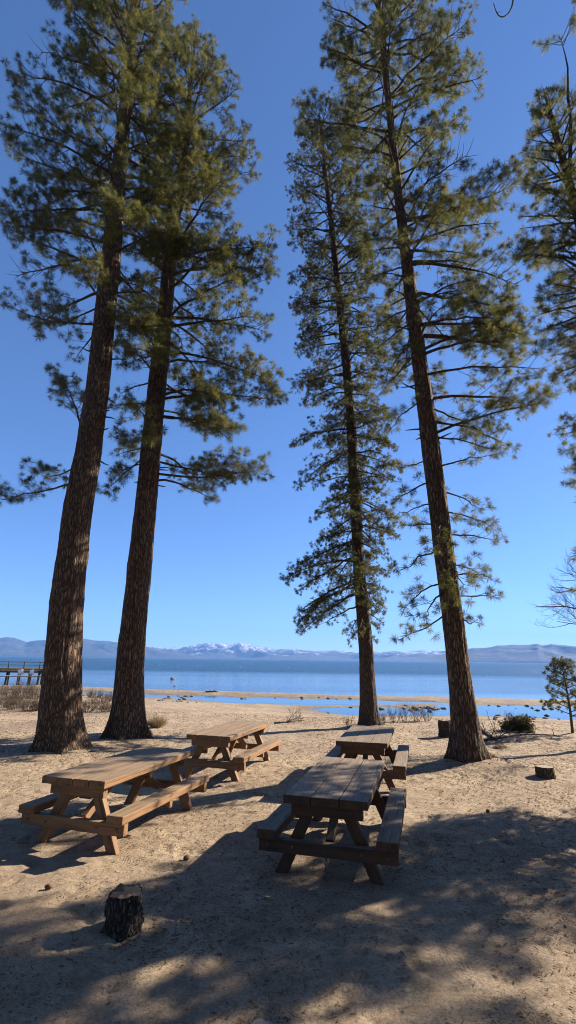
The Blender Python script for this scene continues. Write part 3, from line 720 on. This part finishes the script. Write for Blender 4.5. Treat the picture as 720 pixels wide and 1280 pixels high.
# leafless tree leaning in from the right
def twiggy(mb, p, d, L, r, depth, up=.15, spread=.5, sides=4):
    m = 5; pts = [np.array(p, float)]; d = norm(np.array(d, float))
    for _ in range(m - 1):
        d = norm(d + rng.normal(0, .13, 3) + np.array([0, 0, up * .2])); pts.append(pts[-1] + d * L / (m - 1))
    mb.tube(pts, np.linspace(r, r * .55, m), sides, cap=False)
    if depth <= 0: return
    for k in range(rng.integers(3, 5)):
        t = rng.uniform(.35, 1); i = min(int(t * (m - 1)), m - 2)
        nd = norm(d + rng.normal(0, spread, 3) + np.array([0, 0, up]))
        twiggy(mb, pts[i + 1], nd, L * rng.uniform(.5, .75), r * .5, depth - 1, up, spread, 3)
def bare_tree():
    Y = 19.0; g = ground(835, 925); Y = g.y
    root = empty('bare_tree', g); tag(root, 'leafless grey tree reaching in from the right edge above the lake', 'bare tree')
    mb = MB(); org = np.array(g)
    tp = [np.array((0, 0, -.2)), np.array((-.1, 0, 1.4)), np.array((-.35, .1, 2.8)), np.array((-.6, .1, 4.2))]
    mb.tube(tp, [.17, .14, .11, .08], 10)
    for (x, y), z0, r in (((672, 760), 3.0, .05), ((690, 735), 3.5, .05), ((695, 778), 2.4, .04), ((715, 725), 4.0, .05), ((740, 700), 4.1, .05), ((880, 720), 3.4, .05)):
        e = atY(x, y, Y + rng.uniform(-.6, .6)) - org; s = np.array([np.interp(z0, [0, 4.2], [0, -.6]), .05, z0])
        m = 8; t = np.linspace(0, 1, m)[:, None]
        path = s + (e - s) * t + np.array([0, 0, .5]) * np.sin(t * math.pi) * .6 + np.cumsum(rng.normal(0, .04, (m, 3)), axis=0) * t
        mb.tube(path, np.linspace(r, .008, m), 5, cap=False)
        for k in range(11):
            tt = rng.uniform(.35, .98); i = int(tt * (m - 1)); dd = norm(path[min(i + 1, m - 1)] - path[max(i - 1, 0)])
            twiggy(mb, path[i], dd + rng.normal(0, .45, 3) + np.array([0, 0, .2]), rng.uniform(.4, .8), .011, 2, .15, .45, 3)
    mb.build('branch_wood', MS['twig'], root)
bare_tree()

# ------------------------------------------------------------------ stumps, branches, rocks, brush
def stump(name, label, px, py, wpx, hpx, top_rough, mat, taper=.85, lobes=5, seed=1, cutmat='cut'):
    g = ground(px, py); z = (np.array(g) - EYE) @ fw; r = wpx / 2 * z / F; h = hpx * z / F
    root = empty(name, g); tag(root, label, 'tree stump')
    n, m = 56, 22; a = np.linspace(0, 2 * math.pi, n, endpoint=False)
    V = []
    for i in range(m):
        t = i / (m - 1)
        rr = r * (1 + .22 * math.exp(-t * 6) * (1 + np.cos(lobes * a + seed))) * (1 + (taper - 1) * t) * (1 + (.10 if hpx < 30 else .17) * fbm(np.cos(a) * 2.2 + seed, np.sin(a) * 2.2, t * (1.3 if hpx < 30 else 2.6), 5, seed, .65))
        hh = h * (1 + top_rough * fbm(np.cos(a) * 1.7 + 4, np.sin(a) * 1.7, 0, 3, seed + 3)) * t
        V.append(np.stack([rr * np.cos(a), rr * np.sin(a), hh - .06 * (1 - t)], 1))
    mbs = MB(); Fc = [(i * n + j, i * n + (j + 1) % n, (i + 1) * n + (j + 1) % n, (i + 1) * n + j) for i in range(m - 1) for j in range(n)]
    mbs.add(np.concatenate(V), Fc); mbs.build('bark_wall', mat, root, True)
    mt = MB(); rows = []
    for k, f in enumerate((.985, .75, .45, .15)):
        q = V[-1].copy(); c = q.mean(0); q = c + (q - c) * f
        q[:, 2] = V[-1][:, 2] * f + c[2] * (1 - f) - .004 + (top_rough * h * .35) * fbm(q[:, 0] * 14, q[:, 1] * 14, 0, 3, seed + 9)*(k>0) - top_rough * h * .3 * (1 - f)
        rows.append(q)
    Fc = [(i * n + j, i * n + (j + 1) % n, (i + 1) * n + (j + 1) % n, (i + 1) * n + j) for i in range(3) for j in range(n)] + [tuple(3 * n + j for j in range(n))]
    mt.add(np.concatenate(rows), Fc); mt.build('cut_top', MS[cutmat] if isinstance(cutmat, str) else cutmat, root, True)
stump('tree_stump', 'dark rotting stump with a broken top in the shaded foreground', 153, 1161, 47, 40, .05, MS['stump'], .88, 5, 2, 'stumpwood')
stump('tree_stump', 'short pale sawn stump alone on the sand at the right', 682, 971, 23, 12, .03, MS['pale_bark'], .93, 4, 6)
stump('tree_stump', 'squat brown stump hidden partly behind the leaning pine', 557, 921, 17, 19, .06, MS['stump'], .85, 5, 9)

def rock_mesh(seed, flat=.6):
    bm = bmesh.new(); bmesh.ops.create_icosphere(bm, subdivisions=3, radius=1)
    V = np.array([v.co for v in bm.verts]); d = 1 + .28 * fbm(V[:, 0] * 1.3 + seed, V[:, 1] * 1.3, V[:, 2] * 1.3, 4, seed)
    V = V * d[:, None]; V[:, 2] *= flat
    Fc = [[v.index for v in f.verts] for f in bm.faces]; bm.free()
    m = MB(); m.add(V, Fc); return m.mesh('rock', MS['rock'], True)
RM = [rock_mesh(s, random.uniform(.5, .75)) for s in (1, 5, 9, 14)]
def rock(px, py, wpx, label, group, k=None, mat=None):
    g = ground(px, py); g.z = max(g.z, WL - .03); z = (np.array(g) - EYE) @ fw; r = wpx / 2 * z / F
    o = link('rock', RM[random.randrange(4) if k is None else k]); o.location = (g.x, g.y, g.z + .15 * r); o.scale = (r, r * random.uniform(.7, 1.1), r * random.uniform(.75, 1.0)); o.rotation_euler = (0, 0, random.uniform(0, 6.3))
    tag(o, label, 'rock', group); return o
for i in range(26):
    rock(random.gauss(528, 20), random.uniform(882, 894), random.uniform(3, 9), 'dark rock in the heap along the shore between the slender and leaning pines', 'shore rocks between the pines')
for i in range(34):
    rock(random.uniform(618, 735), random.uniform(890, 900), random.uniform(3, 8), 'dark rock along the water edge near the young sapling', 'shore rocks by the sapling')
for i in range(10):
    rock(random.uniform(590, 720), random.uniform(881, 888), random.uniform(3, 6), 'small dark rock standing in the shallow lagoon at the right', 'rocks in the right lagoon')
for i in range(12):
    rock(random.uniform(285, 450), random.uniform(872, 878), random.uniform(2.5, 5), 'small dark stone on the sandbar edge behind the far tables', 'stones on the sandbar edge')
for i in range(22):
    rock(random.uniform(198, 250), random.uniform(871, 879), random.uniform(3, 7), 'small dark stone scattered on the wet sand beside the left pool', 'stones by the left pool')
for i in range(10):
    rock(random.uniform(100, 140), random.uniform(866, 873), random.uniform(2.5, 6), 'small dark stone between the two thick pines at the pool', 'stones between the thick pines')
for i in range(6):
    rock(random.uniform(380, 445), random.uniform(876, 891), random.uniform(2, 5), 'small dark stone in the pools left of the slender pine', 'stones in the middle pools')
rock(215, 857, 7, 'dark rock poking out of the lake beyond the sandbar, farther one', None); rock(218.5, 861.5, 5, 'small dark rock at the edge of the sandbar, nearer one', None)
o = rock(327, 1290, 30, 'pale rounded stone at the very bottom of the photo', None, 1); o.data = o.data.copy(); o.data.materials[0] = MS['paleRock']; o.name = 'pale_stone'
o = rock(327, 1052, 7, 'small white stone lying under the left bench end of the chained table', None, 3); o.data = o.data.copy(); o.data.materials[0] = MS['white']; o.name = 'white_stone'
o = rock(118, 939, 9, 'small pale stone at the foot of the leftmost thick pine', None, 2); o.data = o.data.copy(); o.data.materials[0] = MS['paleRock']; o.name = 'pale_stone'

def log(name, label, a, b, r, mat):
    A, B = ground(*a), ground(*b); root_pts = [np.array(A.lerp(B, t)) + np.array([0, 0, r * .6]) + rng.normal(0, r * .3, 3) for t in np.linspace(0, 1, 7)]
    c = np.array(A); m = MB(); m.tube(np.array(root_pts) - c, r * np.linspace(1, .75, 7), 8, wob=.1)
    o = m.build(name, mat, None, True); o.location = A; tag(o, label, 'driftwood')
log('driftwood_log', 'dark driftwood log lying on the sandbar left of centre', (257, 865.5), (273, 865.2), .07, MS['twig'])
def fallen_branch(label, pts, r):
    P = [np.array(ground(*p)) + np.array([0, 0, r * .8]) for p in pts]; c = P[0].copy(); m = MB(); m.tube(np.array(P) - c, np.linspace(r, r * .35, len(P)), 6, wob=.1)
    for k in range(9):
        i = random.randrange(1, len(P)); twiggy(m, P[i] - c, norm(P[i] - P[i - 1]) + rng.normal(0, .5, 3) + np.array([0, 0, .3]), rng.uniform(.2, .5), r * .4, 1, .05, .5, 3)
    o = m.build('fallen_branch', MS['twig'], None, True); o.location = c; tag(o, label, 'branch')
fallen_branch('long thin fallen branch on the sand behind the leaning pine', [(603, 927), (622, 924), (645, 920), (668, 919), (692, 920)], .035)
fallen_branch('thick crooked branch leaning out behind the leaning pine toward the bush', [(600, 913), (606, 917), (614, 923), (622, 925)], .05)
fallen_branch('small forked dry branch lying on the sand left of the slender pine', [(343, 905), (358, 903.5), (372, 901)], .03)

def shrub(name, label, cat, group, px, py, wpx, hpx, n, mat, depth=2, leaf=None, nleaf=0):
    g = ground(px, py); z = (np.array(g) - EYE) @ fw; w = wpx / 2 * z / F; h = hpx * z / F
    m = MB(); 
    for k in range(n):
        az = rng.uniform(0, 6.28); rr = rng.uniform(0, 1) ** .5
        s = np.array([math.cos(az) * w * .45 * rr, math.sin(az) * w * .45 * rr, -.03]); d = np.array([math.cos(az) * w * .9 * rr, math.sin(az) * w * .9 * rr, h * rng.uniform(.7, 1.2)])
        twiggy(m, s, d, h * rng.uniform(.5, .85), .007, depth, .2, .38, 3)
    o = m.build(name, mat); o.location = g
    if leaf is not None:
        P = rng.normal(size=(nleaf, 3)); P /= np.linalg.norm(P, axis=1)[:, None]; P *= (rng.uniform(.35, 1, (nleaf, 1)) ** .5) * (1 + .55 * vnoise(P[:, 0] * 2.5 + px, P[:, 1] * 2.5, P[:, 2] * 2.5)[:, None]); P[:, 2] = np.abs(P[:, 2])
        P *= [w, w, h]; t = Tufts(); t.p = list(P); t.d = list(P + [0, 0, .3]); t.l = [.075] * nleaf
        link('foliage', t.mesh('foliage', leaf, 7, .022, (.2, 1.4)), o)
    tag(o, label, cat, group); return o
for i in range(20):
    x = [6, 20, 34, 48, 12, 28, 42, 2, 18, 38, 52, -8, 30, 112, 126, 138, 118, 132, 108, 145][i]; y = [884, 880, 884, 878, 874, 872, 873, 868, 887, 889, 888, 878, 866, 884, 879, 886, 872, 890, 890, 876][i]
    left_ = i < 13
    shrub('dry_shrub', 'low grey-brown dry shrub in the brush left of the thickest pine' if left_ else 'low grey-brown dry shrub between the two thick pines', 'shrub', 'dry brush beside the thickest pine' if left_ else 'dry brush between the thick pines',
          x, y, random.uniform(26, 38), random.uniform(9, 15) * (1 if left_ else .7), 60, MS['brush'], 2)
for x, y, w, h in ((492, 903, 16, 15), (506, 903, 20, 18), (520, 902, 18, 17), (534, 901, 16, 14), (478, 906, 10, 12)):
    shrub('dry_shrub', 'thin leafless shrub on the sand between the slender and leaning pines', 'shrub', 'leafless shrubs between slender and leaning pine', x, y, w, h, 18, MS['brush'], 2)
shrub('dry_shrub', 'single wispy leafless shrub on open sand left of the slender pine', 'shrub', None, 372, 903, 16, 15, 7, MS['brush'], 2)
shrub('dry_shrub', 'wispy dry shrub leaning at the foot of the slender pine', 'shrub', None, 437, 909, 14, 12, 8, MS['brush'], 2)
shrub('bush', 'rounded leafy bush on the sand right of the leaning pine', 'bush', None, 648, 914, 35, 17, 30, MS['brush'], 2, MS['bushleaf'], 1500)

def grass_tuft(label, px, py, wpx, hpx, n, group=None):
    g = ground(px, py); z = (np.array(g) - EYE) @ fw; w = wpx / 2 * z / F; h = hpx * z / F
    t = Tufts(); 
    for k in range(n):
        az = rng.uniform(0, 6.28); rr = rng.uniform(0, 1); t.add(np.array([math.cos(az) * w * .5 * rr, math.sin(az) * w * .5 * rr, 0]), np.array([math.cos(az) * rr * .7, math.sin(az) * rr * .7, 1]), h)
    o = link('grass_tuft', t.mesh('grass_tuft', MS['straw'], 9, .010, (.02, .5), .05)); o.location = g; tag(o, label, 'grass tuft', group)
grass_tuft('clump of dry straw grass at the foot of the second thick pine', 196, 909, 26, 17, 90)
grass_tuft('low dry grass at the root of the leaning pine, right side', 612, 948, 26, 6, 60)
grass_tuft('low sparse dry grass on the sand right of the leaning pine', 625, 935, 30, 5, 50)

# ground litter: needles, twigs, bark flakes nobody could count
N = 100000
Yv = 2.7 + 19 * rng.random(N) ** 1.3; Xv = rng.uniform(-1, 1, N) * (1.5 + Yv * .72)
near = sum(np.exp(-((Xv - a) ** 2 + (Yv - b) ** 2) / 6.0) for a, b in ((-5.3, 12.5), (-4.3, 14.2), (2.9, 17.8), (4.2, 11.6), (6.5, 13), (7, 15.5)))
keep = vnoise(Xv * .8, Yv * .8, 0, 31) + .6 * vnoise(Xv * 2.7, Yv * 2.7, 0, 32) + near > rng.uniform(-.9, 1.3, N); Xv, Yv = Xv[keep], Yv[keep]
Zv = terrain(np.stack([Xv, Yv], 1)) + .006; N = len(Xv)
an = rng.uniform(0, math.pi, N); ln = rng.uniform(.006, .034, N) * (1 + Yv * .05) * rng.choice([.5, 1, 1.5], N); wd = rng.uniform(.0015, .005, N) * (1 + Yv * .10)
ux = np.stack([np.cos(an), np.sin(an), rng.normal(0, .12, N)], 1); vx = np.stack([-np.sin(an), np.cos(an), rng.normal(0, .2, N)], 1)
c = np.stack([Xv, Yv, Zv], 1)
q0, q1 = c - ux * ln[:, None] / 2, c + ux * ln[:, None] / 2
V = np.stack([q0 - vx * wd[:, None] / 2, q1 - vx * wd[:, None] / 2, q1 + vx * wd[:, None] / 2, q0 + vx * wd[:, None] / 2, c + np.array([0, 0, 1]) * wd[:, None] * 1.2 - vx * 0], 1).reshape(-1, 3)
b5 = np.arange(N)[:, None] * 5
fl = np.concatenate([b5 + np.array(t) for t in ([0, 1, 4], [1, 2, 4], [2, 3, 4], [3, 0, 4])], 1).reshape(-1)
tag(link('pine_litter', fast_mesh('pine_litter', V, fl, 3, MS['litter'])), 'scattered brown needles, twigs and bark flakes on the sand', 'litter', None, 'stuff')

def cone_mesh():
    m = MB(); nz_, na = 12, 14; rows = []
    for i in range(nz_):
        t = i / (nz_ - 1); r = .034 * math.sin(math.pi * (t * .92 + .05)) ** .7
        a = np.linspace(0, 2 * math.pi, na, endpoint=False) + (i % 2) * math.pi / na
        rr = r * (1 + .28 * np.cos(a * 7 + i * math.pi))
        rows.append(np.stack([rr * np.cos(a), rr * np.sin(a), np.full(na, .10 * t - .05)], 1))
    m.add(np.concatenate(rows), [(i * na + j, i * na + (j + 1) % na, (i + 1) * na + (j + 1) % na, (i + 1) * na + j) for i in range(nz_ - 1) for j in range(na)] + [tuple(range(na))[::-1], tuple((nz_ - 1) * na + j for j in range(na))])
    return m.mesh('pine_cone', MS['litter'])
CM = cone_mesh()
for px, py in ((233, 1075), (60, 1112), (610, 1016)):
    g = ground(px, py); o = link('pine_cone', CM); o.location = (g.x, g.y, g.z + .022); o.rotation_euler = (1.5, 0, random.uniform(0, 6.28)); k = random.uniform(.55, .8); o.scale = (k, k, k)
    tag(o, 'small brown pine cone lying on the sand', 'pine cone', 'fallen pine cones')

# ------------------------------------------------------------------ pier and buoys
def pier():
    c = atZ(10, 855, WL); Yp = c[1]; root = empty('pier', (c[0], Yp, WL)); tag(root, 'wooden pier on posts with a railing standing in the lake at the left edge', 'pier')
    x0, x1 = -42.0, atZ(80, 855, WL)[0] - c[0]
    zt = atY(25, 835, Yp)[2] - WL
    m = MB(); m.box(x0, x1, -1.1, 1.1, zt - .12, zt); m.build('deck', MS['pierwood'], root)
    for yy in (-1.0, .9): m = MB(); m.box(x0, x1 - .05, yy, yy + .12, zt - .40, zt - .124); m.build('stringer', MS['pierwood'], root)
    m = MB(); m.box(x0, x1 - .1, -.98, -.90, zt - .78, zt - .66); m.build('crosstie', MS['cut'], root)
    xx = x0 + .4; k = 0
    while xx < x1:
        for yy in (-.86, .86):
            lean = .18 if k % 3 == 0 else 0
            m = MB(); m.tube([(xx - lean, yy, -1.4), (xx, yy, zt - .13)], .13 if k % 3 == 0 else .07, 8); m.build('post', MS['pierwood'], root)
        xx += 1.05; k += 1
    xx = x0 + .3
    while xx < x1:
        m = MB(); m.box(xx - .04, xx + .04, -1.05, -.97, zt + .003, zt + .60); m.build('rail_post', MS['pierwood'], root); xx += 1.5
    m = MB(); m.box(x0, x1, -1.09, -1.053, zt + .54, zt + .60); m.box(x0, x1, -1.09, -1.053, zt + .27, zt + .32); m.build('railing', MS['pierwood'], root)
    for xx, w in ((1.35, .55), (2.5, .4)):
        m = MB(); m.box(xx, xx + w, -1.18, -1.095, zt - .55, zt - .1); m.build('fender', MS['white'], root)
pier()
def buoy(px, py):
    c = atZ(px, py, WL); m = MB(); r = .17 * max(1, c[1] / 150)
    a = np.linspace(-.9, 1.5, 9); m.tube([(0, 0, r * math.sin(t)) for t in a], [r * max(.12, math.cos(t)) for t in a], 12)
    o = m.build('mooring_buoy', MS['white'], None, True); o.location = c; tag(o, 'tiny white mooring buoy afloat on the darker far water', 'buoy', 'mooring buoys on the lake')
for p in ((199, 832.5), (205, 831), (246, 832), (361, 834.5), (300, 834), (222, 834), (520, 836)): buoy(*p)
